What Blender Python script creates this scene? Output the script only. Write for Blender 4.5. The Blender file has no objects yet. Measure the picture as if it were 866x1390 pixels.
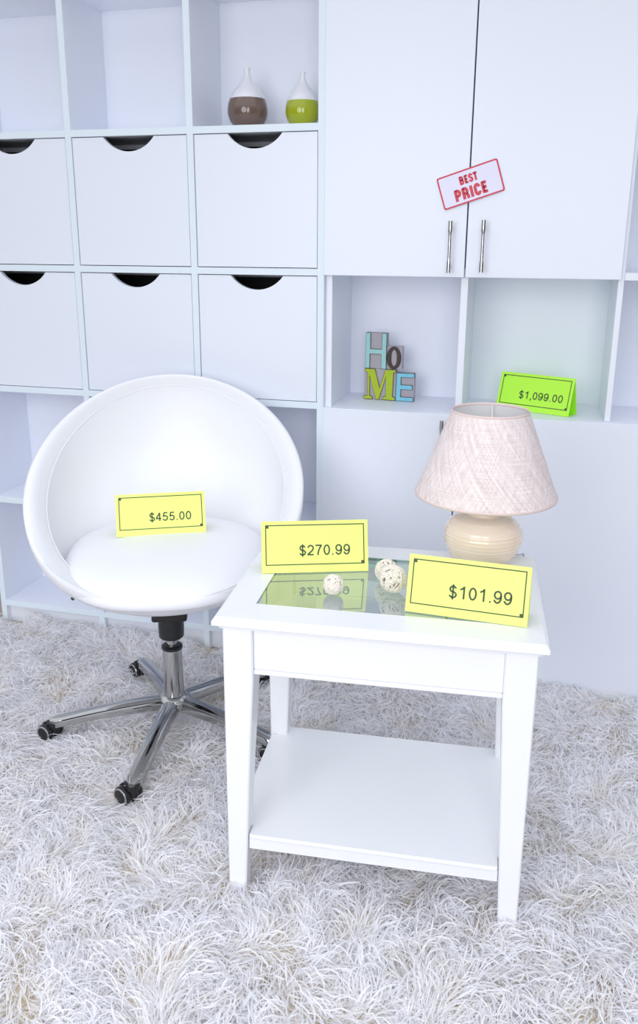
import bpy, bmesh, math, random
import numpy as np
from mathutils import Vector, Matrix
R = math.radians
PI = math.pi
sc = bpy.context.scene
col = sc.collection
random.seed(7)

# ------------------------------------------------------------------ materials
def mat(name, c, rough=.5, metal=0., bump=None, vary=None, coat=0., spec=.5):
    m = bpy.data.materials.new(name); m.use_nodes = True
    nt = m.node_tree; b = nt.nodes['Principled BSDF']
    b.inputs['Base Color'].default_value = (*c, 1)
    b.inputs['Roughness'].default_value = rough
    b.inputs['Metallic'].default_value = metal
    b.inputs['Coat Weight'].default_value = coat
    b.inputs['Specular IOR Level'].default_value = spec
    tc = nt.nodes.new('ShaderNodeTexCoord')
    if vary:                                   # (scale, amount): faint mottling of the thing's own colour
        n = nt.nodes.new('ShaderNodeTexNoise'); n.inputs['Scale'].default_value = vary[0]; n.inputs['Detail'].default_value = 4
        mx = nt.nodes.new('ShaderNodeMix'); mx.data_type = 'RGBA'
        mx.inputs['A'].default_value = (*[x*(1-vary[1]) for x in c], 1)
        mx.inputs['B'].default_value = (*[min(1, x*(1+vary[1])) for x in c], 1)
        nt.links.new(tc.outputs['Object'], n.inputs['Vector'])
        nt.links.new(n.outputs['Fac'], mx.inputs['Factor']); nt.links.new(mx.outputs['Result'], b.inputs['Base Color'])
    if bump:                                   # (scale, strength)
        n = nt.nodes.new('ShaderNodeTexNoise'); n.inputs['Scale'].default_value = bump[0]; n.inputs['Detail'].default_value = 3
        bp = nt.nodes.new('ShaderNodeBump'); bp.inputs['Strength'].default_value = bump[1]; bp.inputs['Distance'].default_value = .002
        nt.links.new(tc.outputs['Object'], n.inputs['Vector'])
        nt.links.new(n.outputs['Fac'], bp.inputs['Height']); nt.links.new(bp.outputs['Normal'], b.inputs['Normal'])
    return m

M = {}
M['melamine'] = mat('white_melamine', (.84, .865, .93), .38, bump=(240, .03), vary=(3, .012))
M['edge'] = mat('white_edge_band', (.77, .855, .91), .42, vary=(6, .01))
M['front'] = mat('white_door_lacquer', (.815, .85, .925), .34, vary=(2, .01))
M['gap'] = mat('near_black_drawer_inside', (.006, .006, .008), .75, vary=(30, .2))  # near-black inside: the darkness behind the cutouts is put into the colour
M['steel'] = mat('brushed_steel', (.55, .54, .54), .24, 1., vary=(60, .06))
M['chrome'] = mat('polished_chrome', (.50, .50, .49), .05, 1., vary=(8, .02))
M['black'] = mat('black_plastic', (.012, .012, .013), .35, vary=(40, .2))
M['leather'] = mat('white_leather', (.85, .85, .88), .42, bump=(420, .10), vary=(5, .012))
M['tablewhite'] = mat('white_table_lacquer', (.84, .845, .87), .22, vary=(4, .008))
M['wall'] = mat('wall_paint', (.80, .81, .84), .8, bump=(120, .1), vary=(2, .02))
M['floor'] = mat('floor_board', (.45, .40, .33), .6, vary=(12, .15))
M['brownwood'] = mat('brown_wood', (.16, .05, .02), .45, vary=(30, .3))
M['backing'] = mat('rug_backing', (.66, .57, .40), .9, bump=(90, .5), vary=(25, .25))
M['yellow'] = mat('yellow_card', (.83, .94, .22), .55, vary=(8, .015))
M['lime'] = mat('yellow_card_green_cast', (.50, .98, .06), .55, vary=(8, .015))  # yellow card again; the green cast of its light is put into the colour
M['print'] = mat('dark_print', (.05, .08, .035), .6, vary=(80, .1))
M['red'] = mat('red_print', (.66, .05, .085), .5, vary=(90, .08))
M['signcard'] = mat('sign_card', (.80, .79, .95), .45, vary=(9, .01))
M['greyblock'] = mat('grey_block', (.40, .37, .40), .65, vary=(60, .08))
M['teal'] = mat('teal_paint', (.32, .60, .57), .5, vary=(90, .08))
M['brownpaint'] = mat('brown_paint', (.045, .028, .022), .5, vary=(90, .2))
M['green'] = mat('green_paint', (.40, .52, .012), .45, vary=(90, .1))
M['blue'] = mat('blue_paint', (.20, .56, .70), .5, vary=(90, .08))
M['outline'] = mat('dark_outline', (.05, .045, .05), .6, vary=(90, .2))
M['vasewhite'] = mat('vase_white_glaze', (.82, .82, .86), .12, coat=.4, vary=(12, .02))
M['vasebrown'] = mat('vase_brown_glaze', (.16, .105, .085), .12, coat=.5, vary=(12, .05))
M['vasegreen'] = mat('vase_green_glaze', (.37, .43, .012), .12, coat=.5, vary=(12, .05))
M['brass'] = mat('lamp_brass', (.50, .46, .38), .3, 1., vary=(40, .05))
M['shadein'] = mat('shade_lining', (.80, .79, .80), .8, vary=(20, .02))
M['trim'] = mat('shade_binding', (.76, .62, .58), .8, bump=(500, .3), vary=(40, .06))
M['rattan'] = mat('pale_rattan', (.86, .80, .70), .6, vary=(120, .12))
M['cord'] = mat('grey_cord', (.5, .5, .53), .5, vary=(60, .1))
M['bulb'] = mat('frosted_bulb', (.85, .85, .84), .3, vary=(20, .01))

def ceramic():
    m = mat('cream_ceramic', (.86, .66, .42), .16, coat=.5)
    nt = m.node_tree; b = nt.nodes['Principled BSDF']; tc = nt.nodes['Texture Coordinate'] if 'Texture Coordinate' in nt.nodes else nt.nodes.new('ShaderNodeTexCoord')
    mp = nt.nodes.new('ShaderNodeMapping'); mp.inputs['Scale'].default_value = (.6, .6, 210)
    n = nt.nodes.new('ShaderNodeTexNoise'); n.inputs['Scale'].default_value = 1.; n.inputs['Detail'].default_value = 3
    rp = nt.nodes.new('ShaderNodeValToRGB'); e = rp.color_ramp.elements
    e[0].position = .35; e[0].color = (.96, .74, .56, 1); e[1].position = .62; e[1].color = (.97, .83, .69, 1)
    nt.links.new(tc.outputs['Object'], mp.inputs['Vector']); nt.links.new(mp.outputs['Vector'], n.inputs['Vector'])
    nt.links.new(n.outputs['Fac'], rp.inputs['Fac']); nt.links.new(rp.outputs['Color'], b.inputs['Base Color'])
    return m
M['ceramic'] = ceramic()

def linen():
    m = bpy.data.materials.new('slub_linen'); m.use_nodes = True
    nt = m.node_tree; b = nt.nodes['Principled BSDF']; b.inputs['Roughness'].default_value = .85
    tc = nt.nodes.new('ShaderNodeTexCoord')
    outs = []
    for scl, rz in (((230, 5, 1), .10), ((10, 150, 1), 0.), ((120, 2.2, 1), -.16)):
        mp = nt.nodes.new('ShaderNodeMapping'); mp.inputs['Scale'].default_value = scl
        mr = nt.nodes.new('ShaderNodeMapping'); mr.inputs['Rotation'].default_value = (0, 0, rz)
        n = nt.nodes.new('ShaderNodeTexNoise'); n.inputs['Scale'].default_value = 1.; n.inputs['Detail'].default_value = 3
        nt.links.new(tc.outputs['UV'], mr.inputs['Vector']); nt.links.new(mr.outputs['Vector'], mp.inputs['Vector'])
        nt.links.new(mp.outputs['Vector'], n.inputs['Vector'])
        outs.append(n)
    a = nt.nodes.new('ShaderNodeMath'); a.operation = 'ADD'; a2 = nt.nodes.new('ShaderNodeMath'); a2.operation = 'ADD'
    nt.links.new(outs[0].outputs['Fac'], a.inputs[0]); nt.links.new(outs[1].outputs['Fac'], a.inputs[1])
    nt.links.new(a.outputs[0], a2.inputs[0]); nt.links.new(outs[2].outputs['Fac'], a2.inputs[1])
    dv = nt.nodes.new('ShaderNodeMath'); dv.operation = 'DIVIDE'; dv.inputs[1].default_value = 3.
    nt.links.new(a2.outputs[0], dv.inputs[0])
    rp = nt.nodes.new('ShaderNodeValToRGB'); e = rp.color_ramp.elements
    e[0].position = .38; e[0].color = (.64, .52, .50, 1); e[1].position = .62; e[1].color = (.93, .87, .86, 1)
    k = e.new(.5); k.color = (.80, .70, .68, 1)
    nt.links.new(dv.outputs[0], rp.inputs['Fac']); nt.links.new(rp.outputs['Color'], b.inputs['Base Color'])
    bp = nt.nodes.new('ShaderNodeBump'); bp.inputs['Strength'].default_value = .3; bp.inputs['Distance'].default_value = .001
    nt.links.new(dv.outputs[0], bp.inputs['Height']); nt.links.new(bp.outputs['Normal'], b.inputs['Normal'])
    return m
M['linen'] = linen()

def pile_mat():
    m = mat('shag_pile', (.86, .85, .87), .5)
    nt = m.node_tree; b = nt.nodes['Principled BSDF']
    at = nt.nodes.new('ShaderNodeAttribute'); at.attribute_name = 'tint'
    n = nt.nodes.new('ShaderNodeTexNoise'); n.inputs['Scale'].default_value = 14
    tc = nt.nodes.new('ShaderNodeTexCoord'); nt.links.new(tc.outputs['Object'], n.inputs['Vector'])
    ad = nt.nodes.new('ShaderNodeMath'); ad.operation = 'MULTIPLY_ADD'; ad.inputs[1].default_value = .3
    nt.links.new(n.outputs['Fac'], ad.inputs[0]); nt.links.new(at.outputs['Fac'], ad.inputs[2])
    rp = nt.nodes.new('ShaderNodeValToRGB'); e = rp.color_ramp.elements
    e[0].position = .1; e[0].color = (.90, .83, .70, 1); e[1].position = .62; e[1].color = (.97, .97, .995, 1)
    nt.links.new(ad.outputs[0], rp.inputs['Fac']); nt.links.new(rp.outputs['Color'], b.inputs['Base Color'])
    tl = nt.nodes.new('ShaderNodeBsdfTranslucent'); mx = nt.nodes.new('ShaderNodeMixShader'); mx.inputs[0].default_value = .5
    nt.links.new(rp.outputs['Color'], tl.inputs['Color']); nt.links.new(b.outputs[0], mx.inputs[1]); nt.links.new(tl.outputs[0], mx.inputs[2])
    nt.links.new(mx.outputs[0], nt.nodes['Material Output'].inputs['Surface'])
    return m
M['pile'] = pile_mat()

def glass(name, tint, edge=False):
    m = bpy.data.materials.new(name); m.use_nodes = True
    nt = m.node_tree; nt.nodes.clear()
    o = nt.nodes.new('ShaderNodeOutputMaterial'); mx = nt.nodes.new('ShaderNodeMixShader')
    t = nt.nodes.new('ShaderNodeBsdfTransparent'); t.inputs[0].default_value = (*tint, 1)
    g = nt.nodes.new('ShaderNodeBsdfGlossy'); g.inputs['Roughness'].default_value = .01; g.inputs[0].default_value = (1, 1, 1, 1)
    f = nt.nodes.new('ShaderNodeFresnel'); f.inputs['IOR'].default_value = 3.7
    gm = nt.nodes.new('ShaderNodeNewGeometry'); iv = nt.nodes.new('ShaderNodeMath'); iv.operation = 'SUBTRACT'; iv.inputs[0].default_value = 1.
    ml = nt.nodes.new('ShaderNodeMath'); ml.operation = 'MULTIPLY'
    nt.links.new(gm.outputs['Backfacing'], iv.inputs[1]); nt.links.new(iv.outputs[0], ml.inputs[0]); nt.links.new(f.outputs[0], ml.inputs[1])
    nt.links.new(ml.outputs[0], mx.inputs[0]); nt.links.new(t.outputs[0], mx.inputs[1]); nt.links.new(g.outputs[0], mx.inputs[2])
    nt.links.new(mx.outputs[0], o.inputs[0])
    return m
M['glass'] = glass('table_glass', (.85, .92, .86))
M['glassedge'] = mat('green_glass_edge', (.03, .22, .15), .1, vary=(20, .1))

# ------------------------------------------------------------------ mesh helpers
def link(name, me, parent=None, mats=()):
    o = bpy.data.objects.new(name, me); col.objects.link(o)
    for m in mats: me.materials.append(m)
    if parent: o.parent = parent
    return o
def obj(name, bm, m, parent=None, smooth=False, loc=None):
    me = bpy.data.meshes.new(name); bmesh.ops.recalc_face_normals(bm, faces=bm.faces[:]); bm.to_mesh(me); bm.free()
    ms = m if isinstance(m, (list, tuple)) else [m]
    o = link(name, me, parent, ms)
    if smooth:
        me.polygons.foreach_set('use_smooth', [True]*len(me.polygons))
        me.set_sharp_from_angle(angle=R(40))
    if loc: o.location = loc
    return o
def empty(name, loc, rz=0):
    o = bpy.data.objects.new(name, None); col.objects.link(o); o.location = loc; o.rotation_euler = (0, 0, rz)
    o.empty_display_size = .05
    return o
def tag(o, label=None, cat=None, group=None, kind=None):
    for k, v in (('label', label), ('category', cat), ('group', group), ('kind', kind)):
        if v: o[k] = v
    return o
def box(bm, x0, x1, y0, y1, z0, z1, bev=0., seg=2, mi=0):
    b2 = bmesh.new()
    bmesh.ops.create_cube(b2, size=1)
    for v in b2.verts:
        v.co = Vector(((x0+x1)/2+v.co.x*(x1-x0), (y0+y1)/2+v.co.y*(y1-y0), (z0+z1)/2+v.co.z*(z1-z0)))
    if bev: bmesh.ops.bevel(b2, geom=b2.edges[:], offset=bev, segments=seg, affect='EDGES', profile=.5)
    merge(bm, b2, mi=mi)
def merge(bm, b2, mat4=None, mi=0):
    if mat4 is not None: bmesh.ops.transform(b2, matrix=mat4, verts=b2.verts)
    vm = {}
    for v in b2.verts: vm[v] = bm.verts.new(v.co)
    for f in b2.faces:
        try:
            nf = bm.faces.new([vm[v] for v in f.verts]); nf.material_index = mi if mi else f.material_index; nf.smooth = f.smooth
        except ValueError: pass
    b2.free()
def rings(bm, pts, closed_u=True, cap0=False, cap1=False, mi=0, uv=False):
    """pts[i][j]: ring i, point j"""
    V = [[bm.verts.new(p) for p in r] for r in pts]
    n = len(V[0]); F = []
    uvl = bm.loops.layers.uv.verify() if uv else None
    for i in range(len(V)-1):
        for j in range(n if closed_u else n-1):
            k = (j+1) % n
            f = bm.faces.new((V[i][j], V[i][k], V[i+1][k], V[i+1][j])); f.material_index = mi; F.append(f)
            if uv:
                for l, (a, b) in zip(f.loops, ((j, i), (j+1, i), (j+1, i+1), (j, i+1))): l[uvl].uv = (a/n, b/(len(V)-1))
    if cap0: bm.faces.new(V[0][::-1]).material_index = mi
    if cap1: bm.faces.new(V[-1]).material_index = mi
    return F
def lathe(bm, prof, n=48, mi=0, cap0=True, cap1=True, c=(0, 0), uv=False, mis=None):
    pts = [[(c[0]+r*math.cos(2*PI*j/n), c[1]+r*math.sin(2*PI*j/n), z) for j in range(n)] for r, z in prof]
    F = rings(bm, pts, True, cap0, cap1, mi, uv)
    if mis:
        for k, f in enumerate(F): f.material_index = mis[k//n]
def tube(bm, path, r, n=8, closed=False, cap=True, mi=0, scale=None):
    path = [Vector(p) for p in path]; N = len(path); pts = []
    up = None
    for i in range(N):
        if closed: t = path[(i+1) % N]-path[i-1]
        else: t = path[min(i+1, N-1)]-path[max(i-1, 0)]
        t.normalize()
        if up is None:
            up = Vector((0, 0, 1)) if abs(t.z) < .9 else Vector((1, 0, 0))
        s = t.cross(up).normalized(); up = s.cross(t).normalized()
        rr = r(i/(N-1)) if callable(r) else r
        sx, sz = scale or (1, 1)
        pts.append([path[i]+s*math.cos(2*PI*j/n)*rr*sx+up*math.sin(2*PI*j/n)*rr*sz for j in range(n)])
    if closed: pts.append(pts[0])
    rings(bm, pts, True, cap and not closed, cap and not closed, mi)
    if closed: bmesh.ops.remove_doubles(bm, verts=bm.verts[:], dist=1e-6)

# ---- lettering: centre-line strokes widened to flat ribbons (print) or extruded (painted letters)
def arc(cx, cy, rx, ry, a0, a1, n=18):
    return [(cx+rx*math.cos(R(a0+(a1-a0)*i/n)), cy+ry*math.sin(R(a0+(a1-a0)*i/n))) for i in range(n+1)]
THIN = {
 '0': (.777, [arc(.385, .5, .245, .44, 0, 360, 32)]),
 '1': (.777, [[(.47, 0), (.47, 1)], [(.47, .93), (.38, .83), (.17, .72)]]),
 '2': (.777, [arc(.385, .68, .245, .26, 172, -32, 20)+[(.5, .42), (.3, .25), (.17, .13), (.12, .06)], [(.07, .06), (.66, .06)]]),
 '4': (.777, [[(.5, 0), (.5, .98)], [(.5, .93), (.09, .30)], [(.05, .29), (.68, .29)]]),
 '5': (.777, [[(.64, .94), (.22, .94)], [(.24, .96), (.16, .46)], arc(.365, .32, .265, .265, 148, -158, 24)]),
 '7': (.777, [[(.07, .94), (.68, .94)], [(.64, .92), (.5, .72), (.38, .45), (.32, .2), (.30, 0)]]),
 '9': (.777, [arc(.37, .66, .25, .28, 0, 360, 28), arc(.35, .50, .275, .445, 25, -150, 20)]),
 '$': (.777, [arc(.385, .70, .235, .215, 18, 262, 20)+arc(.385, .265, .26, .215, 82, -168, 20), [(.385, -.12), (.385, 1.07)]]),
 '.': (.388, [[(.19, 0), (.19, .13)]]),
 ',': (.388, [[(.19, 0), (.19, .13)], [(.21, .06), (.20, -.08), (.15, -.17)]]),
}
HEAVY = {
 'B': (.58, [[(.14, 0), (.14, 1)], [(.14, .91), (.28, .91)]+arc(.28, .72, .14, .19, 90, -90, 10)+[(.14, .53)], [(.14, .50), (.29, .50)]+arc(.29, .295, .15, .205, 90, -90, 10)+[(.14, .09)]]),
 'E': (.48, [[(.14, 0), (.14, 1)], [(.14, .90), (.43, .90)], [(.14, .5), (.40, .5)], [(.14, .10), (.43, .10)]]),
 'S': (.56, [arc(.28, .72, .145, .18, -5, 240, 14)+arc(.28, .275, .145, .185, 55, -185, 14)]),
 'T': (.52, [[(.25, 0), (.25, 1)], [(.02, .90), (.48, .90)]]),
 'P': (.57, [[(.14, 0), (.14, 1)], [(.14, .90), (.28, .90)]+arc(.28, .67, .15, .23, 90, -90, 12)+[(.14, .44)]]),
 'R': (.60, [[(.14, 0), (.14, 1)], [(.14, .90), (.28, .90)]+arc(.28, .68, .15, .22, 90, -90, 12)+[(.14, .46)], [(.34, .46), (.43, .3), (.45, 0)]]),
 'I': (.31, [[(.15, 0), (.15, 1)]]),
 'C': (.57, [arc(.285, .66, .15, .25, 5, 180, 12)+arc(.285, .34, .15, .25, 180, 355, 12)]),
}
def ribbon(pl, w, ox=0, oy=0, s=1., ws=1.):
    P = [Vector((x*ws*s+ox, y*s+oy)) for x, y in pl]; closed = (P[0]-P[-1]).length < 1e-6 and len(P) > 3
    if closed: P = P[:-1]
    L = []; N = len(P); h = w*s/2
    for i in range(N):
        a = P[i-1] if (closed or i) else P[i]; b = P[(i+1) % N] if (closed or i < N-1) else P[i]
        t = (b-a).normalized(); n = Vector((-t.y, t.x))
        L.append((P[i]+n*h, P[i]-n*h))
    if closed: L.append(L[0])
    return L
def text_bm(txt, font, cap, w, x_right=None, x0=None, y0=0., z=0., ws=1.):
    bm = bmesh.new()
    width = sum(font[c][0] for c in txt)*cap*ws
    x = x0 if x0 is not None else x_right-width
    for c in txt:
        adv, strokes = font[c]
        for k, st in enumerate(strokes):
            ww = .13 if c in '.,' and k == 0 else w
            L = ribbon(st, ww, x, y0, cap, ws)
            V = [(bm.verts.new((a.x, a.y, z)), bm.verts.new((b.x, b.y, z))) for a, b in L]
            for i in range(len(V)-1):
                bm.faces.new((V[i][0], V[i][1], V[i+1][1], V[i+1][0]))
        x += adv*cap*ws
    return bm

# ------------------------------------------------------------------ camera
cam = bpy.data.cameras.new('camera'); co = bpy.data.objects.new('camera', cam); col.objects.link(co)
yaw, pitch, roll = -.25427, .27562, .0062
co.location = (.56961, -2.19704, 1.224)
fw = Vector((math.sin(yaw)*math.cos(pitch), math.cos(yaw)*math.cos(pitch), -math.sin(pitch)))
rt = Vector((math.cos(yaw), -math.sin(yaw), 0)); up = rt.cross(fw)
r2 = rt*math.cos(roll)+up*math.sin(roll); u2 = -rt*math.sin(roll)+up*math.cos(roll)
co.rotation_euler = Matrix((r2, u2, -fw)).transposed().to_euler()
cam.sensor_fit = 'VERTICAL'; cam.sensor_height = 36; cam.sensor_width = 36*866/1390
cam.lens = 1129.335/1390*36
cam.shift_x = 0; cam.shift_y = -45/1390
cam.clip_start = .05
sc.camera = co

# ------------------------------------------------------------------ the room
def struct(o, label=None): o['kind'] = 'structure'; return o
bm = bmesh.new(); box(bm, -2.6, 2.6, -4.6, .40, -.05, 0); struct(obj('floor', bm, M['floor']))
bm = bmesh.new(); box(bm, -2.6, 2.6, .28, .40, 0, 2.7); struct(obj('wall_back', bm, M['wall']))
bm = bmesh.new(); box(bm, -2.6, -1.1, .262, .28, 0, .10, .003); struct(obj('baseboard_back', bm, M['brownwood']))

# ------------------------------------------------------------------ cube bookcase with drawers
p = .35934; rr = .35887; zb = .074; T = .018; DEP = .215
def Hz(j): return zb+j*rr
bk = empty('cube_bookcase', (-1.5*p, 0, 0))
tag(bk, 'white cube bookcase with open cells above and below two rows of drawers, behind the chair', 'bookcase')
ox = 1.5*p
def bookpart(name, bounds, m, bev=.0008):
    bm = bmesh.new(); x0, x1, y0, y1, z0, z1 = bounds
    box(bm, x0+ox, x1+ox, y0, y1, z0, z1, bev, 1); return obj(name, bm, m, bk)
for i in range(4):
    x = (i-3)*p
    bookpart('upright', (x-T/2, x+T/2, 0, DEP, 0, Hz(5)+T/2), M['edge'] if 0 else M['melamine'])
    bookpart('edge_band', (x-T/2, x+T/2, -.0012, 0, 0, Hz(5)+T/2), M['edge'], .0003)
for j in range(6):
    for i in range(3):
        x0, x1 = (i-3)*p+T/2, (i-2)*p-T/2
        bookpart('shelf', (x0, x1, .0005, DEP, Hz(j)-T/2, Hz(j)+T/2), M['melamine'])
        bookpart('edge_band', (x0, x1, -.001, .0005, Hz(j)-T/2, Hz(j)+T/2), M['edge'], .0003)
bookpart('back_panel', (-3*p, 0, DEP, DEP+.006, 0, Hz(5)), M['melamine'], 0)
bookpart('plinth', (-3*p+T/2, -T/2, .02, .035, 0, zb-T/2), M['melamine'])

def drawer_front(w, h, cut_w, cut_d, t):
    """panel in local x(-w/2..w/2), z(0..h), y 0..t with a half-moon notch in the top edge"""
    bm = bmesh.new(); r = (cut_w**2/4+cut_d**2)/(2*cut_d); zc = h-cut_d+r; a = math.asin(cut_w/2/r)
    top = [(-w/2, h)]
    N = 24
    moon = [(r*math.sin(-a+2*a*i/N), zc-r*math.cos(-a+2*a*i/N)) for i in range(N+1)]
    poly = [(-w/2, 0), (w/2, 0), (w/2, h)]+moon[::-1]+[(-w/2, h)]
    A = [bm.verts.new((x, 0, z)) for x, z in poly]; B = [bm.verts.new((x, t, z)) for x, z in poly]
    n = len(poly)
    for i in range(n): bm.faces.new((A[i], A[(i+1) % n], B[(i+1) % n], B[i]))
    fA = bm.faces.new(A); fB = bm.faces.new(B[::-1]); fA.normal_update(); fB.normal_update()
    bmesh.ops.triangulate(bm, faces=[fA, fB])
    return bm
DL = {(0, 3): 'white drawer with half-moon cutout, upper drawer row, leftmost column',
      (1, 3): 'white drawer with half-moon cutout, upper drawer row, middle column',
      (2, 3): 'white drawer with half-moon cutout, directly below the two vases',
      (0, 2): 'white drawer with half-moon cutout, lower drawer row, leftmost column',
      (1, 2): 'white drawer with half-moon cutout, lower row, middle column above the chair',
      (2, 2): 'white drawer with half-moon cutout, lower row, right column beside the niche'}
proto = None
g = .0022
w, h = p-T-2*g, rr-T-2*g
for (i, j), lab in DL.items():
    if proto is None:
        d = empty('drawer', (0, 0, 0))
        obj('drawer_front', drawer_front(w, h, .150, .0375, .014), M['front'], d)
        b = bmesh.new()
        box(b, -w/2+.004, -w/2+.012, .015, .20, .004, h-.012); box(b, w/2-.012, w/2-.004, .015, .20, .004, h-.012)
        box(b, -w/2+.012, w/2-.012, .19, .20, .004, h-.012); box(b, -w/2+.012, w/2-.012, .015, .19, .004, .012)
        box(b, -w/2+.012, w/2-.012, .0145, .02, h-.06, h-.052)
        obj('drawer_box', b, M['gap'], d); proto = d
    else:
        d = proto.copy(); col.objects.link(d)
        for c in proto.children: k = c.copy(); col.objects.link(k); k.parent = d
    d.location = ((i-2.5)*p, .0015, Hz(j)+T/2+g)
    tag(d, lab, 'drawer', 'drawers of the cube bookcase')

# ------------------------------------------------------------------ cupboard wall unit (doors + niches)
ND = .262; dz1, dz2, TOP = 1.14344, .78838, 1.877
XL, XM, XR, XE = .0075, .37718, .75455, 1.45
cb = empty('shelving_unit', (XM, 0, 0))
tag(cb, 'white wall unit holding the tall cupboard doors and a row of open niches', 'cabinet')
def cpart(name, b_, m=None, bev=.0008):
    bm = bmesh.new(); box(bm, b_[0]-XM, b_[1]-XM, b_[2], b_[3], b_[4], b_[5], bev, 1); return obj(name, bm, m or M['melamine'], cb)
F0 = .0185
cpart('side_panel', (.0095, .0275, F0, ND, 0, TOP), M['melamine'])
cpart('side_panel', (XR-.0045, XR+.0135-.004, F0, ND, dz2, TOP))
cpart('divider', (XM-.009, XM+.009, F0, ND, dz2-.002, dz1))
cpart('side_panel', (XE-.018, XE, F0, ND, 0, TOP))
cpart('worktop', (.0275, XE-.018, F0, ND, dz2-.018, dz2-.0005))
cpart('shelf', (.0275, XR-.0045, F0, ND, dz1+.004, dz1+.022))
cpart('shelf', (XR+.0095, XE-.018, F0-.006, ND, dz1-.002, dz1+.016))
cpart('top_panel', (.0275, XE-.018, F0, ND, TOP-.018, TOP))
cpart('shelf', (XR+.0095, XE-.018, F0, ND, 1.50, 1.518))
cpart('back_panel', (.0095, XE, ND, ND+.006, 0, TOP), None, 0)
cpart('plinth', (.0275, XE-.018, .05, .066, 0, .04))
def bar_handle(root, x, zc, L=.125):
    hd = bmesh.new()
    tube(hd, [(x, -.030, zc-L/2+k*L/20) for k in range(21)], lambda t: .0052 if (t < .24 or t > .76) else .0040, 14)
    for s in (-1, 1):
        tube(hd, [(x, -.030, zc+s*L*.37), (x, .0, zc+s*L*.37)], .0035, 10)
    return obj('handle', hd, M['steel'], root, True)
def door(name, x0, x1, z0, z1, lab, hx=None, hz=None, gl='cupboard doors of the wall unit'):
    d = empty('cupboard_door', ((x0+x1)/2, 0, z0)); c = (x0+x1)/2
    bm = bmesh.new(); box(bm, x0-c, x1-c, 0, .018, 0, z1-z0, .001, 2)
    obj('door_panel', bm, M['front'], d)
    if hx is not None: bar_handle(d, hx-c, hz-z0)
    tag(d, lab, 'cupboard door', gl)
    return d
G = .0017
door('d', XL, XM-G, dz1, TOP, 'tall upper white cupboard door with bar handle at its right edge, above the letters', .339, 1.2175)
door('d', XM+G, XR, dz1, TOP, 'tall upper white cupboard door with bar handle at its left edge, above the $1,099.00 tag', .420, 1.2195)
door('d', XL, XM-G, .006, dz2-.0005, 'lower white cupboard door left of the lamp, below the painted letters', .340, .713)
door('d', XM+G, XE, .006, dz2-.0005, 'wide plain lower white cupboard front behind the table lamp')

# ------------------------------------------------------------------ BEST PRICE sign on the doors
sg = empty('price_sign', (.3805, -.0035, 1.366))
tag(sg, 'small tilted white and red best price card on the tall cupboard doors', 'sign')
def rrect(w, h, r, n=6):
    o = []
    for cx, cy, a in ((w/2-r, h/2-r, 0), (-w/2+r, h/2-r, 90), (-w/2+r, -h/2+r, 180), (w/2-r, -h/2+r, 270)):
        o += arc(cx, cy, r, r, a, a+90, n)
    return o
def prism(bm, poly, z0, z1, mi=0):
    n = len(poly); A = [bm.verts.new((x, y, z0)) for x, y in poly]; B = [bm.verts.new((x, y, z1)) for x, y in poly]
    for i in range(n): bm.faces.new((A[i], A[(i+1) % n], B[(i+1) % n], B[i])).material_index = mi
    bm.faces.new(A[::-1]).material_index = mi; bm.faces.new(B).material_index = mi
TILT = Matrix.Rotation(PI/2, 4, 'X') @ Matrix.Rotation(R(17.9), 4, 'Z')
def sgpart(name, bm, m):
    o = obj(name, bm, m, sg); o.matrix_local = TILT; return o
b = bmesh.new(); prism(b, rrect(.153, .0785, .005), 0, .0012); sgpart('card', b, M['signcard'])
b = bmesh.new(); A = rrect(.153, .0785, .005); B = rrect(.1455, .071, .003)
va = [b.verts.new((x, y, .0014)) for x, y in A]; vb = [b.verts.new((x, y, .0014)) for x, y in B]
for i in range(len(A)): k = (i+1) % len(A); b.faces.new((va[i], va[k], vb[k], vb[i]))
sgpart('red_border', b, M['red'])
sgpart('lettering', text_bm('BEST', HEAVY, .0195, .265, x0=-.0245, y0=.0060, z=.0014, ws=1.12), M['red'])
sgpart('lettering', text_bm('PRICE', HEAVY, .0275, .27, x0=-.0445, y0=-.0295, z=.0014, ws=1.20), M['red'])

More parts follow.
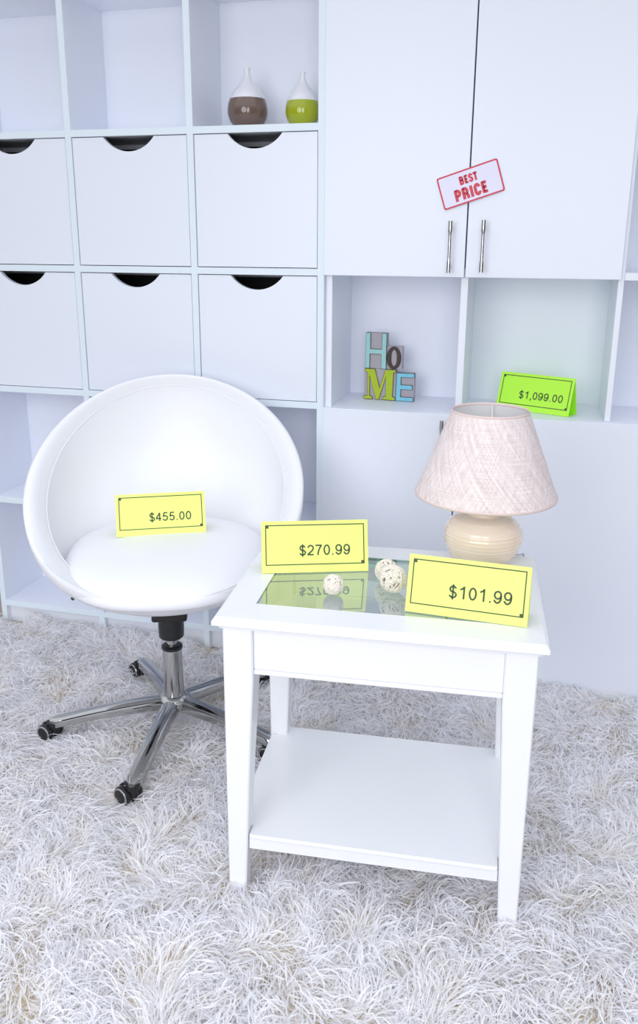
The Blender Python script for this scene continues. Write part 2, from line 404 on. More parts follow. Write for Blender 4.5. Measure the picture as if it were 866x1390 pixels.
# ------------------------------------------------------------------ tent cards
def tent(loc, yaw, price, m, lab, base=.06, cap=.0205, right=.176, face=.1015, width=.21, s=1.0):
    o = empty('price_tent', loc, yaw); tag(o, lab, 'price tag', 'folded price tags')
    W = width; Hh = math.sqrt(face**2-base**2/4); a = math.atan2(base/2, Hh); t = .0006
    bm = bmesh.new()
    def quad(pa, pb):                          # thin panel between two (y,z) lines
        d = Vector((pb[0]-pa[0], pb[1]-pa[1])).normalized(); n = Vector((-d.y, d.x))*t/2
        c = [(pa[0]+n.x, pa[1]+n.y), (pb[0]+n.x, pb[1]+n.y), (pb[0]-n.x, pb[1]-n.y), (pa[0]-n.x, pa[1]-n.y)]
        L = [bm.verts.new((-W/2, y, z)) for y, z in c]; Q = [bm.verts.new((W/2, y, z)) for y, z in c]
        for i in range(4): bm.faces.new((L[i], L[(i+1) % 4], Q[(i+1) % 4], Q[i]))
        bm.faces.new(L[::-1]); bm.faces.new(Q)
    quad((0, t/2), (base/2, Hh)); quad((base/2, Hh), (base, t/2)); quad((0, t/2), (base, t/2))
    obj('card', bm, m, o)
    FM = Matrix.Translation((0, 0, 0)) @ Matrix.Rotation(PI/2-a, 4, 'X')      # face plane: x right, y up the face, z out
    off = .0009
    bm = bmesh.new()
    x0, x1, y0, y1, lw = -W/2+.0075, W/2-.0072, .0150, face-.0072, .0019
    def rc(a0, a1, b0, b1): bm.faces.new([bm.verts.new(q) for q in ((a0, b0, off), (a1, b0, off), (a1, b1, off), (a0, b1, off))])
    rc(x0, x1, y0, y0+lw); rc(x0, x1, y1-lw, y1); rc(x0, x0+lw, y0+lw, y1-lw); rc(x1-lw, x1, y0+lw, y1-lw)
    rc(x0+lw, x0+.0066, y1-.0066, y1-lw); rc(x1-.0066, x1-lw, y0+lw, y0+.0066)
    bo = obj('printed_border', bm, M['print'], o); bo.matrix_local = FM
    tb = obj('price_lettering', text_bm(price, THIN, cap, .138, x_right=-W/2+right, y0=.0335, z=off), M['print'], o); tb.matrix_local = FM
    return o
ZT = .600
tent((.180, -.721, ZT+.0012), R(19.46), '$270.99', M['yellow'], 'yellow folded price tag reading $270.99 at the left of the table')
tent((.483, -.858, ZT+.0012), R(-3.03), '$101.99', M['yellow'], 'yellow folded price tag reading $101.99 in front of the lamp', cap=.0220, right=.1835)
tent((.566, .094, dz2+.0002), R(-23.7), '$1,099.00', M['lime'], 'yellow folded price tag, green cast painted in, reading $1,099.00 in the niche behind the lamp', base=.056, cap=.0205, right=.188)
tent((-.279, -.446, .541), R(25.85), '$455.00', M['yellow'], 'yellow folded price tag reading $455.00 on the chair seat', base=.07, cap=.0205, right=.181, width=.214)

# ------------------------------------------------------------------ painted HOME letters
hm = empty('letter_sign', (.160, .160, dz2)); hm.rotation_euler.z = R(-4)
tag(hm, 'stacked HOME letter blocks painted teal, brown, green and blue in the left niche', 'letters')
def letter_block(name, x0, w, z0, h, polys, m, dep=.020):
    b = bmesh.new(); box(b, x0, x0+w, 0, dep, z0, z0+h, .0006, 1)
    bl = obj('letter_block', b, M['greyblock'], hm)
    b = bmesh.new()
    for poly, hole in polys:
        P_ = [Vector((x0+x*w, z0+y*h)) for x, y in poly]
        for grow, y1, mi in ((.0011, -.0030, 1), (0, -.0042, 0)):
            n = len(P_); c = []
            for i in range(n):
                a, q, d = P_[i-1], P_[i], P_[(i+1) % n]
                n1 = Vector(((q-a).y, -(q-a).x)).normalized(); n2 = Vector(((d-q).y, -(d-q).x)).normalized()
                bis = (n1+n2); k = bis.length
                bis = bis/k*min(2.2, 2/max(k, .3)) if k > 1e-4 else n1
                c.append(q+bis*grow)
            if hole:                           # a ring: same polygon with an inner hole
                Hh = [Vector((x0+x*w, z0+y*h)) for x, y in hole]
                cen = sum(Hh, Vector((0, 0)))/len(Hh)
                Hh = [q+(cen-q).normalized()*grow for q in Hh]
                for k in range(n):
                    k2 = (k+1) % n
                    f = b.faces.new([b.verts.new((v.x, y1, v.y)) for v in (c[k], c[k2], Hh[k2], Hh[k])]); f.material_index = mi
                    f = b.faces.new([b.verts.new(v) for v in ((c[k].x, 0, c[k].y), (c[k2].x, 0, c[k2].y), (c[k2].x, y1, c[k2].y), (c[k].x, y1, c[k].y))]); f.material_index = mi
                    f = b.faces.new([b.verts.new(v) for v in ((Hh[k].x, 0, Hh[k].y), (Hh[k2].x, 0, Hh[k2].y), (Hh[k2].x, y1, Hh[k2].y), (Hh[k].x, y1, Hh[k].y))]); f.material_index = mi
            else:
                A = [b.verts.new((v.x, y1, v.y)) for v in c]; B = [b.verts.new((v.x, 0, v.y)) for v in c]
                for k in range(n):
                    f = b.faces.new((A[k], A[(k+1) % n], B[(k+1) % n], B[k])); f.material_index = mi
                f = b.faces.new(A); f.material_index = mi; f.normal_update()
                bmesh.ops.triangulate(b, faces=[f])
    bmesh.ops.remove_doubles(b, verts=b.verts[:], dist=1e-6)
    obj('letter', b, [m, M['outline']], bl)
Hp = [(.02, .01), (.20, .01), (.20, .42), (.76, .42), (.76, .01), (.97, .01), (.97, .99), (.78, .99), (.78, .54), (.22, .54), (.22, .99), (.02, .99)]
Op = arc(.46, .50, .45, .48, 0, 360, 28)[:-1]; Oh = arc(.47, .50, .21, .38, 0, 360, 28)[:-1]
Mp = [(.00, .02), (.265, .02), (.265, .085), (.175, .115), (.175, .80), (.395, .02), (.475, .02), (.70, .80), (.70, .115), (.605, .085), (.605, .02), (.99, .02), (.99, .085), (.90, .115), (.92, .90), (.99, .93), (.99, .985), (.68, .985), (.50, .36), (.335, .985), (.03, .985), (.03, .93), (.12, .87), (.12, .12), (.00, .085)]
Ep = [(.03, .015), (.97, .015), (.97, .14), (.27, .14), (.27, .43), (.90, .43), (.90, .57), (.27, .57), (.27, .86), (1.0, .86), (1.0, .985), (.06, .985)]
letter_block('M', -.070, .094, 0, .0895, [(Mp, None)], M['green'])
letter_block('E', .0245, .053, 0, .0815, [(Ep, None)], M['blue'])
letter_block('H', -.0675, .063, .0900, .102, [(Hp, None)], M['teal'])
letter_block('o', -.004, .0445, .0900, .0655, [(Op, Oh)], M['brownpaint'])

# ------------------------------------------------------------------ vases
def vase(x, y, R0, H, mc, split, lab):
    o = empty('bottle_vase', (x, y, Hz(4)+T/2)); tag(o, lab, 'vase', 'two-tone vases in the open cell')
    k = H/.15
    prof = [(.020, .0), (.030, .0012), (.0385, .008), (.0485, .021), (.0540, .034), (.0555, .046), (.0545, .058), (.0510, .071), (.0450, .084), (.0365, .096), (.0265, .107), (.0175, .117), (.0110, .126), (.0082, .135), (.0078, .144), (.0092, .149), (.0082, .1505), (.0060, .147), (.0058, .12)]
    # refine by Catmull-Rom
    fine = []
    for i in range(len(prof)-1):
        p0, p1, p2, p3 = prof[max(i-1, 0)], prof[i], prof[i+1], prof[min(i+2, len(prof)-1)]
        for q in range(4):
            t = q/4
            fine.append(tuple(.5*((2*p1[c])+(-p0[c]+p2[c])*t+(2*p0[c]-5*p1[c]+4*p2[c]-p3[c])*t*t+(-p0[c]+3*p1[c]-3*p2[c]+p3[c])*t**3) for c in (0, 1)))
    fine.append(prof[-1])
    fine = [(max(.001, a)*R0/.0555, b*k) for a, b in fine]
    lo = [q for q in fine[:60] if q[1] <= split]; zsp = split
    iu = len(lo)
    r_at = lo[-1][0]+(fine[iu][0]-lo[-1][0])*(zsp-lo[-1][1])/(fine[iu][1]-lo[-1][1])
    b = bmesh.new(); lathe(b, lo+[(r_at, zsp)], 48, cap1=False); obj('glazed_body', b, mc, o, True)
    b = bmesh.new(); lathe(b, [(r_at, zsp)]+fine[iu:], 48, cap0=False); obj('white_neck', b, M['vasewhite'], o, True)
vase(-.2335, .105, .0545, .154, M['vasebrown'], .077, 'two-tone bottle vase, brown below and white above, in the open cell')
vase(-.0785, .100, .0458, .137, M['vasegreen'], .066, 'two-tone bottle vase, lime green below and white above, beside the brown vase')

# ------------------------------------------------------------------ shag rug
RX0, RX1, RY0, RY1 = -1.62, 1.42, -1.95, -.012
PRESS = [(-.262+.315*math.cos(R(a)), -.454+.315*math.sin(R(a)), .055) for a in (-84, -12, 60, 132, 204)]
PRESS += [(-.285, -.775, .05), (-.575, -.58, .05)]
def rug():
    bm = bmesh.new(); box(bm, RX0, RX1, RY0, RY1, .0005, .010, .002, 1)
    o = obj('shag_rug', bm, M['backing']); tag(o, 'shaggy white long-pile rug covering the floor under the chair and table', 'rug')
    rng = np.random.default_rng(3)
    N = 250000; S = 6
    x = rng.uniform(RX0+.005, RX1-.005, N); y = rng.uniform(RY0+.005, RY1-.004, N)
    def field(fr, seed):
        r = np.random.default_rng(seed); v = np.zeros(N)
        for k in range(7):
            a = r.uniform(0, 2*PI); f = fr*r.uniform(.5, 1.6); v += np.sin((x*np.cos(a)+y*np.sin(a))*f+r.uniform(0, 6.28))
        return v/2.0
    clump = field(42, 1)
    th = field(11, 2)*1.9+field(34, 5)*.9+rng.normal(0, .55, N)-1.2
    L = rng.uniform(.040, .085, N)
    hgt = np.clip(.024+.007*clump+rng.normal(0, .009, N), .006, .052)
    for qx, qy, qr in PRESS:                   # pile flattened by what stands on it
        dq = np.hypot(x-qx, y-qy); hgt *= np.clip(.30+.70*(dq-qr*.6)/qr, .30, 1)
    wd = rng.uniform(.0006, .0015, N)
    curl = rng.normal(0, .9, N)
    P = np.zeros((N, S, 3)); D = np.zeros((N, S))
    px, py = x.copy(), y.copy()
    for s in range(S):
        t = s/(S-1)
        ang = th+curl*t*t
        if s:
            st = L/(S-1)*(.45 if s == 1 else 1.)
            px = px+np.cos(ang)*st; py = py+np.sin(ang)*st
        P[:, s, 0] = px; P[:, s, 1] = np.minimum(py, RY1+.009)
        P[:, s, 2] = .009+hgt*(1-(1-min(1, t*1.45))**2)-(hgt*.35)*max(0, t-.6)/.4*rng.uniform(-.3, 1.4, N)
        D[:, s] = ang
    tw = rng.uniform(-.9, .9, N)               # tilt of the flat strand
    V = np.zeros((N, S, 2, 3))
    for s in range(S):
        nx, ny = -np.sin(D[:, s]), np.cos(D[:, s]); ww = wd*(1 if s < S-1 else .35)
        for k, sg_ in ((0, -1), (1, 1)):
            V[:, s, k, 0] = P[:, s, 0]+sg_*nx*ww*np.cos(tw); V[:, s, k, 1] = P[:, s, 1]+sg_*ny*ww*np.cos(tw)
            V[:, s, k, 2] = P[:, s, 2]+sg_*ww*np.sin(tw)
    V[..., 2] = np.maximum(V[..., 2], .006)
    base = (np.arange(N)*S*2)[:, None, None]
    q = np.array([[2*s, 2*s+1, 2*s+3, 2*s+2] for s in range(S-1)])[None]
    F = (base+q).reshape(-1)
    me = bpy.data.meshes.new('pile'); nf = N*(S-1)
    me.vertices.add(N*S*2); me.vertices.foreach_set('co', V.reshape(-1).astype(np.float32))
    me.loops.add(nf*4); me.loops.foreach_set('vertex_index', F.astype(np.int32))
    me.polygons.add(nf); me.polygons.foreach_set('loop_start', (np.arange(nf)*4).astype(np.int32))
    me.update(calc_edges=True)
    me.polygons.foreach_set('use_smooth', np.ones(nf, bool))
    a = me.attributes.new('tint', 'FLOAT', 'POINT')
    tint = np.repeat(rng.uniform(.25, .75, N), S*2).astype(np.float32); a.data.foreach_set('value', tint)
    pl = link('pile', me, o, [M['pile']]); pl['kind'] = 'stuff'
rug()

# ------------------------------------------------------------------ side table
tb = empty('side_table', (.05797, -.96665, 0), .07396)
tag(tb, 'white side table with glass top panel, tapered legs and a lower shelf, on the rug', 'table')
TW, TD, H = .57063, .41191, .600
def tpart(name, bm, m=None): return obj(name, bm, m or M['tablewhite'], tb)
# mitred top frame: four boards, moulded edge
FX, FY = .062, .072
def board(ax0, ay0, ax1, ay1, bx1, by1, bx0, by0):
    """outer edge a0->a1, inner edge b1<-b0 : extruded with stepped moulded outer side"""
    bm = bmesh.new()
    a0, a1, b1, b0 = Vector((ax0, ay0)), Vector((ax1, ay1)), Vector((bx1, by1)), Vector((bx0, by0))
    # outer profile: (inset, z)
    prof = [(.012, H-.024), (.012, H-.018), (.0025, H-.0165), (0, H-.0145), (0, H-.007), (.002, H-.0052), (.0045, H-.0045), (.0052, H-.001), (.007, H)]
    d0, d1 = (b0-a0), (b1-a1)
    n = Vector((-(a1-a0).y, (a1-a0).x)).normalized()
    k0, k1 = d0.dot(n), d1.dot(n)
    L0 = [bm.verts.new((*(a0+d0*(i/k0)), z)) for i, z in prof]+[bm.verts.new((*b0, H)), bm.verts.new((*b0, H-.024))]
    L1 = [bm.verts.new((*(a1+d1*(i/k1)), z)) for i, z in prof]+[bm.verts.new((*b1, H)), bm.verts.new((*b1, H-.024))]
    m_ = len(L0)
    for i in range(m_): bm.faces.new((L0[i], L1[i], L1[(i+1) % m_], L0[(i+1) % m_]))
    bm.faces.new(L0); bm.faces.new(L1[::-1])
    return bm
g_ = .0003
tpart('top_rail', board(g_, 0, TW-g_, 0, TW-FX-g_, FY, FX+g_, FY))
tpart('top_rail', board(TW, g_, TW, TD-g_, TW-FX, TD-FY-g_, TW-FX, FY+g_))
tpart('top_rail', board(TW-g_, TD, g_, TD, FX+g_, TD-FY, TW-FX-g_, TD-FY))
tpart('top_rail', board(0, TD-g_, 0, g_, FX, FY+g_, FX, TD-FY-g_))
b = bmesh.new(); box(b, FX+.001, TW-FX-.001, FY+.001, TD-FY-.001, H-.006, H-.0008); gl = tpart('glass_panel', b, [M['glass'], M['glassedge']])
for f in gl.data.polygons:
    if abs(f.normal.z) < .5: f.material_index = 1
for y0, y1, x0, x1 in ((FY, FY+.012, FX, TW-FX), (TD-FY-.012, TD-FY, FX, TW-FX)):
    b = bmesh.new(); box(b, x0, x1, y0, y1, H-.020, H-.0065); tpart('glass_ledge', b)
OV, LT, LB = .015, .054, .033
ZA, ZF = .487, .012
for sx in (0, 1):
    for sy in (0, 1):
        bm = bmesh.new(); rowsz = [(H-.0245, LT), (ZA-.012, LT), (.30, LT-.009), (ZF, LB)]
        pts = []
        for z, wdt in rowsz:
            x0 = OV if sx == 0 else TW-OV; x1 = x0+(wdt if sx == 0 else -wdt)
            y0 = OV if sy == 0 else TD-OV; y1 = y0+(wdt if sy == 0 else -wdt)
            xa, xb = sorted((x0, x1)); ya, yb = sorted((y0, y1)); c = .0025
            pts.append([(xa+c, ya, z), (xb-c, ya, z), (xb, ya+c, z), (xb, yb-c, z), (xb-c, yb, z), (xa+c, yb, z), (xa, yb-c, z), (xa, ya+c, z)])
        rings(bm, pts, True, True, True); tpart('leg', bm)
def apron(x0, x1, y0, y1, side):
    b = bmesh.new(); box(b, x0, x1, y0, y1, ZA+.009, H-.0245, .001, 1)
    if side == 'f': box(b, x0, x1, y0-.003, y1, ZA, ZA+.0088, .002, 2)
    else: box(b, x0, x1, y0, y1, ZA, ZA+.0088, .002, 2)
    return b
li = OV+LT
tpart('apron', apron(li, TW-li, OV+.008, OV+.026, 'f'))
tpart('apron', apron(li, TW-li, TD-OV-.026, TD-OV-.008, 'b'))
tpart('apron', apron(OV+.008, OV+.026, li, TD-li, 's'))
tpart('apron', apron(TW-OV-.026, TW-OV-.008, li, TD-li, 's'))
# lower shelf with notched corners
def shelf_poly(x0, x1, y0, y1, nx):
    return [(x0+nx, y0), (x1-nx, y0), (x1-nx, y0+nx*.75), (x1, y0+nx*.75), (x1, y1-nx), (x1-nx*.35, y1-nx), (x1-nx*.35, y1), (x0+nx*.35, y1), (x0+nx*.35, y1-nx), (x0, y1-nx), (x0, y0+nx*.75), (x0+nx, y0+nx*.75)]
ls = bmesh.new(); n0 = .0405
prism(ls, shelf_poly(OV+.004, TW-OV-.004, OV+.006, TD-OV-.006, n0-.004), .139, .149)
box(ls, OV+n0, TW-OV-n0, OV+.0030, OV+.012, .1405, .1475, .0025, 2)
tpart('lower_shelf', ls)
b = bmesh.new(); box(b, OV+n0-.001, TW-OV-n0+.001, OV+.007, OV+.023, .116, .139, .001, 1); tpart('shelf_rail', b)
b = bmesh.new(); box(b, OV+n0-.001, TW-OV-n0+.001, TD-OV-.023, TD-OV-.007, .116, .139, .001, 1); tpart('shelf_rail', b)

# ------------------------------------------------------------------ table lamp
lx, ly = .4905, -.562
lp = empty('table_lamp', (lx, ly, H))
tag(lp, 'table lamp with cream ribbed ceramic base and pinkish linen cone shade', 'lamp')
prof = [(.048, 0.0), (.052, .002), (.060, .010), (.0685, .021), (.0755, .036), (.0790, .050), (.0790, .060), (.0755, .073), (.068, .084), (.057, .0925), (.043, .0975), (.032, .0995), (.030, .1045), (.027, .1055)]
fine = []
for i in range(len(prof)-1):
    p0, p1, p2, p3 = prof[max(i-1, 0)], prof[i], prof[i+1], prof[min(i+2, len(prof)-1)]
    for q in range(8):
        t = q/8
        fine.append([.5*((2*p1[c])+(-p0[c]+p2[c])*t+(2*p0[c]-5*p1[c]+4*p2[c]-p3[c])*t*t+(-p0[c]+3*p1[c]-3*p2[c]+p3[c])*t**3) for c in (0, 1)])
fine.append(list(prof[-1]))
for k, q in enumerate(fine):                   # turned ridges
    if .004 < q[1] < .097: q[0] +=   .00035*math.sin(q[1]/.0075*2*PI)
b = bmesh.new(); lathe(b, fine, 72); obj('ceramic_base', b, M['ceramic'], lp, True)
b = bmesh.new(); lathe(b, [(.014, .1045), (.016, .106), (.016, .118), (.021, .119), (.021, .155), (.017, .157)], 28); obj('lamp_holder', b, M['brass'], lp, True)
b = bmesh.new(); lathe(b, [(.013, .157), (.014, .165), (.020, .180), (.0275, .200), (.029, .215), (.025, .232), (.013, .243), (.002, .245)], 28); obj('bulb', b, M['bulb'], lp, True)
Z0, Z1, RB, RT = .1435, .311, .1405, .0750
b = bmesh.new()
n = 96
pts = [[((RB+(RT-RB)*i/8)*math.cos(2*PI*j/n), (RB+(RT-RB)*i/8)*math.sin(2*PI*j/n), Z0+(Z1-Z0)*i/8) for j in range(n)] for i in range(9)]
rings(b, pts, uv=True)
sh = obj('lamp_shade', b, M['linen'], lp, True)
b = bmesh.new()
pts = [[((RB-.0015+(RT-RB)*i/4)*math.cos(2*PI*j/n), (RB-.0015+(RT-RB)*i/4)*math.sin(2*PI*j/n), Z0+(Z1-Z0)*i/4) for j in range(n)] for i in range(5)]
rings(b, pts); box(b, -.0015, .0015, RT+.004-.012, RT+.004-.008, Z1-.03, Z1-.002)
obj('lining', b, M['shadein'], sh, True)
for rad, z in ((RB, Z0), (RT, Z1)):
    b = bmesh.new(); m_ = 96
    pts = []
    for k in range(9):
        a = 2*PI*k/8
        pts.append([((rad-.0004+.0013*math.cos(a))*math.cos(2*PI*j/m_), (rad-.0004+.0013*math.cos(a))*math.sin(2*PI*j/m_), z+.0028*math.sin(a)) for j in range(m_)])
    rings(b, pts); obj('binding', b, M['trim'], sh, True)
b = bmesh.new()
for k in range(3):
    a = 2*PI*k/3+.5; tube(b, [(.022*math.cos(a), .022*math.sin(a), .150), ((RT+.012)*math.cos(a), (RT+.012)*math.sin(a), Z1-.055)], .0013, 8)
obj('shade_carrier', b, M['brass'], lp, True)
b = bmesh.new(); tube(b, [(.040, .030, .006), (.058, .038, .0035), (.075, .040, .003), (.083, .050, .003), (.084, .062, -.004), (.084, .070, -.05), (.084, .070, -.25), (.088, .090, -.50), (.12, .14, -.55)], .0019, 8)
obj('cord', b, M['cord'], lp, True)

# ------------------------------------------------------------------ rattan balls
def rattan(x, y, r, seed, lab):
    rnd = random.Random(seed); bm = bmesh.new()
    for k in range(46):
        ax = Vector((rnd.gauss(0, 1), rnd.gauss(0, 1), rnd.gauss(0, 1))).normalized()
        u = ax.orthogonal().normalized(); v = ax.cross(u); off = rnd.uniform(-.55, .55); ph = rnd.uniform(0, 6.3); wob = rnd.uniform(.03, .12)
        rad = (r-.0012)*rnd.uniform(.93, 1.); path = []
        for i in range(28):
            a = 2*PI*i/28; h_ = off+wob*math.sin(2*a+ph); c = math.sqrt(max(0, 1-h_*h_))
            path.append((ax*h_+(u*math.cos(a)+v*math.sin(a))*c)*rad)
        tube(bm, path, .0011 if r > .022 else .0009, 5, closed=False, cap=False)
    o = obj('rattan_ball', bm, M['rattan'], None, True, (x, y, H-.0008+r)); tag(o, lab, 'decorative ball', 'rattan balls on the table')
rattan(.2385, -.812, .0200, 1, 'smallest woven rattan ball, alone in front of the $270.99 tag')
rattan(.343, -.772, .0265, 2, 'larger front woven rattan ball beside the $101.99 tag')
rattan(.3225, -.727, .0232, 3, 'woven rattan ball just behind the larger one, at the back of the glass')

# ------------------------------------------------------------------ swivel chair
ch = empty('swivel_chair', (-.262, -.454, 0), R(20))
tag(ch, 'white leather tub swivel chair on a chrome five-star base with casters', 'chair')
def pol(f, off, rs, rf, z):                    # local: -y is the front of the chair
    return Vector((rs*math.sin(f), -(rf*math.cos(f)+off), z))
NF = 96
fr = [2*PI*k/NF for k in range(NF)]
def lift(f): c = max(0, math.cos(f)); return .028*c**3
def rim_o(f): return pol(f, -.05, .334, .335, .668-.206*math.cos(f)+lift(f)*1.2)
def rim_i(f): return pol(f, -.085, .289, .297, .645-.200*math.cos(f)+lift(f)*.9)
def shell_rows():
    rows = []
    for i in range(15):                        # outside of the bowl, bottom to rim
        t = i/14*PI/2; row = []
        for f in fr:
            o_ = rim_o(f); b_ = pol(f, -.04, .085, .085, .380)
            sr = math.sin(t); szv = 1-math.cos(t)
            fr_ = max(0, math.cos(f)); q = b_+(o_-b_)*sr; q.z = b_.z+(o_.z-b_.z)*(szv*(1-.35*fr_)+math.sin(t)*.35*fr_)
            row.append(q)
        rows.append(row)
    for i in range(1, 8):                      # padded rim
        t = i/8; row = []
        for f in fr:
            a, b_ = rim_o(f), rim_i(f); q = a.lerp(b_, t)
            nrm = Vector((0, -.42, .90)); q += nrm*.016*math.sin(t*PI)*min(1, max(.12, (.80-math.cos(f))/.55))
            row.append(q)
        rows.append(row)
    for i in range(0, 13):                     # inside of the bowl
        t = i/12*PI/2; row = []
        for f in fr:
            a = rim_i(f); b_ = pol(f, 0, .20, .20, .445)
            q = a.lerp(b_, 1-math.cos(t)); q.z = a.z+(b_.z-a.z)*math.sin(t)
            if a.z < .50: q.z = min(q.z, a.z)
            row.append(q)
        rows.append(row)
    return rows
b = bmesh.new(); rings(b, shell_rows(), True, True, True); o = obj('tub_shell', b, M['leather'], ch, False)
o.data.polygons.foreach_set('use_smooth', [True]*len(o.data.polygons))
b = bmesh.new(); tube(b, [rim_i(f)+Vector((0, -.0004, .0012)) for f in fr], .0013, 6, closed=True); obj('piping', b, M['leather'], ch, True)
# seat cushion: puffed rounded disc
def seat_pt(f, k, z):
    rs, rf, rb_ = .238, .290, .225
    c = math.cos(f); rad = rf if c > 0 else rb_
    e = 2.45
    m_ = (abs(math.sin(f))**e+abs(c)**e)**(-1/e)
    return Vector((rs*math.sin(f)*m_*k, -(rad*c*m_*k), z))
srows = []
SZ = [(.80, .466), (.95, .474), (.99, .484), (1.0, .494), (.992, .503), (.97, .511), (.93, .518), (.87, .525), (.77, .532), (.62, .537), (.42, .5405), (.2, .542), (.02, .5425)]
for k, z in SZ:
    srows.append([seat_pt(f, k, z-.006*max(0, math.cos(f))*k**2) for f in fr])
b = bmesh.new(); rings(b, srows, True, True, True); o = obj('seat_cushion', b, M['leather'], ch, False)
o.data.polygons.foreach_set('use_smooth', [True]*len(o.data.polygons))
b = bmesh.new(); tube(b, [rim_o(f).lerp(rim_i(f), .02)+Vector((0, -.002, .001)) for f in [R(a) for a in range(-50, 51, 5)]], .0014, 6); obj('front_seam', b, M['leather'], ch, True)
b = bmesh.new(); box(b, -.043, .043, -.045, .085, .334, .383, .006, 3); lathe(b, [(.028, .276), (.031, .279), (.032, .30), (.032, .338)], 28); obj('seat_mechanism', b, M['black'], ch, True)
b = bmesh.new(); lathe(b, [(.0135, .21), (.0135, .278)], 24); obj('gas_piston', b, M['chrome'], ch, True)
b = bmesh.new(); lathe(b, [(.0262, .098), (.0262, .118), (.0255, .125), (.0240, .239), (.0235, .243)], 36); obj('column', b, M['chrome'], ch, True)
b = bmesh.new(); lathe(b, [(.0240, .2432), (.0262, .245), (.0262, .251), (.022, .254), (.0145, .254)], 32); obj('column_ring', b, M['black'], ch, True)
# five-star base
bs = bmesh.new(); lathe(bs, [(.026, .082), (.040, .086), (.043, .096), (.039, .108), (.030, .116), (.0262, .118)], 40)
base = obj('base_hub', bs, M['chrome'], ch, True)
A0 = [R(-84-20+72*k) for k in range(5)]; TR = [159, 168, 150, 150, 165]
for ang in A0:
    d = Vector((math.cos(ang), math.sin(ang), 0)); s_ = Vector((-d.y, d.x, 0))
    b = bmesh.new(); pts = []
    NL = 16
    for i in range(NL+1):
        t = i/NL; r_ = .026+.284*t
        zt = .112-.018*t-.022*t*t; hh = .030-.010*t; hw = .0205-.0022*t
        if t > .93: k_ = math.sqrt(max(.02, 1-((t-.93)/.075)**2)); hw *= k_
        ring = []
        for (u_, v_) in ((-1, .0), (-1, .45), (-.86, .80), (-.50, .97), (0, 1.03), (.50, .97), (.86, .80), (1, .45), (1, .0), (.55, -.02), (-.55, -.02)):
            ring.append(d*r_+s_*hw*u_+Vector((0, 0, zt-hh+hh*v_)))
        pts.append(ring)
    rings(b, pts, True, True, True); obj('leg', b, M['chrome'], ch, True)
    # caster: stem + hood, twin wheels as sub-parts
    cp = d*.300; tr = R(TR[A0.index(ang)]-20)               # wheels trail to one side
    dd = Vector((math.cos(tr), math.sin(tr), 0)); ax = Vector((-dd.y, dd.x, 0))
    b = bmesh.new(); lathe(b, [(.0165, .064), (.0165, .052), (.011, .048), (.011, .034)], 20, c=(cp.x, cp.y))
    wc = cp+dd*.017; wc.z = .034
    pts = []
    for k in range(15):
        a = R(-35+ (215+35)*k/14)
        q = wc+dd*(-math.cos(a))*.0250+Vector((0, 0, math.sin(a)*.0250))
        qi = wc+dd*(-math.cos(a))*.0205+Vector((0, 0, math.sin(a)*.0205))
        pts.append([q-ax*.006, q+ax*.006, qi+ax*.006, qi-ax*.006])
    rings(b, pts, True, True, True)
    cs = obj('caster', b, M['black'], ch, True)
    for sgn in (-1, 1):
        b = bmesh.new(); mw = Matrix.Translation(wc+ax*sgn*.0165) @ ax.to_track_quat('Z', 'Y').to_matrix().to_4x4()
        b2 = bmesh.new(); lathe(b2, [(.017, -.0080), (.0210, -.0068), (.0226, -.0036), (.0226, .0036), (.0210, .0068), (.017, .0080)], 32); merge(b, b2, mw)
        wh = obj('wheel', b, M['black'], cs, True)
        b = bmesh.new(); b2 = bmesh.new(); z1 = .0084*sgn
        pts = []
        for k in range(9):
            a = 2*PI*k/8
            pts.append([((.0185+.0022*math.cos(a))*math.cos(2*PI*j/32), (.0185+.0022*math.cos(a))*math.sin(2*PI*j/32), z1-.001*sgn+.0018*math.sin(a)) for j in range(32)])
        rings(b2, pts); merge(b, b2, mw)
        rg = obj('wheel_ring', b, M['steel'], cs, True)
b = bmesh.new(); b2 = bmesh.new(); lathe(b2, [(.004, 0), (.004, .004), (.002, .005)], 12)
q = shell_rows()[9][int(NF*(-.118)) % NF]; nq = Vector((q.x, q.y+.05, -.25)).normalized()
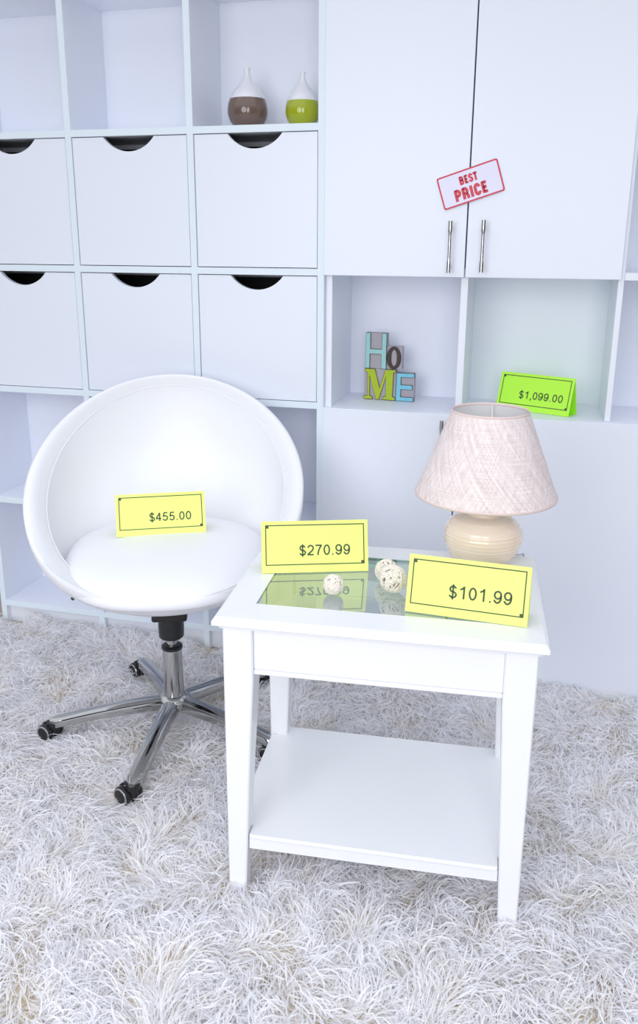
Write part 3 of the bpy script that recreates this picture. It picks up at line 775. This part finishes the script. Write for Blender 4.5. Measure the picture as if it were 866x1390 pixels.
merge(b, b2, Matrix.Translation(q) @ nq.to_track_quat('Z', 'Y').to_matrix().to_4x4()); obj('screw', b, M['black'], ch, True)

# ------------------------------------------------------------------ light
wd = bpy.data.worlds.new('studio'); sc.world = wd; wd.use_nodes = True
nt = wd.node_tree; bg = nt.nodes['Background']
tc = nt.nodes.new('ShaderNodeTexCoord'); sp = nt.nodes.new('ShaderNodeSeparateXYZ'); rp = nt.nodes.new('ShaderNodeValToRGB')
mr = nt.nodes.new('ShaderNodeMapRange'); mr.inputs['From Min'].default_value = -1; mr.inputs['From Max'].default_value = 1
nt.links.new(tc.outputs['Generated'], sp.inputs[0]); nt.links.new(sp.outputs['Z'], mr.inputs['Value']); nt.links.new(mr.outputs['Result'], rp.inputs['Fac'])
e = rp.color_ramp.elements; e[0].position = .5; e[0].color = (.02, .02, .022, 1); e[1].position = .80; e[1].color = (.86, .90, 1., 1)
k = e.new(.57); k.color = (.10, .10, .11, 1)
k = e.new(.66); k.color = (.70, .73, .80, 1)
nt.links.new(rp.outputs['Color'], bg.inputs['Color']); bg.inputs['Strength'].default_value = 1.15

def area(name, loc, target, sx, sy, power, c=(.93, .95, 1.), shape='RECTANGLE'):
    l = bpy.data.lights.new(name, 'AREA'); l.shape = shape; l.size = sx; l.size_y = sy; l.energy = power; l.color = c
    o = bpy.data.objects.new(name, l); col.objects.link(o); o.location = loc
    o.rotation_euler = (Vector(target)-Vector(loc)).to_track_quat('-Z', 'Y').to_euler()
    return o
area('softbox_round', (-.40, -3.2, 1.5), (-.2, -.2, .6), 1.7, 1.7, 32, shape='DISK')
area('softbox_strip', (1.1, -3.3, 1.4), (.45, -.3, .35), .8, 1.6, 21)

sc.view_settings.view_transform = 'Standard'; sc.view_settings.look = 'None'
sc.view_settings.gamma = 1; sc.view_settings.use_curve_mapping = False
sc.view_settings.exposure = 0.0
sc.cycles.use_denoising = True
sc.cycles.max_bounces = 12; sc.cycles.diffuse_bounces = 10; sc.cycles.transmission_bounces = 10; sc.cycles.transparent_max_bounces = 8
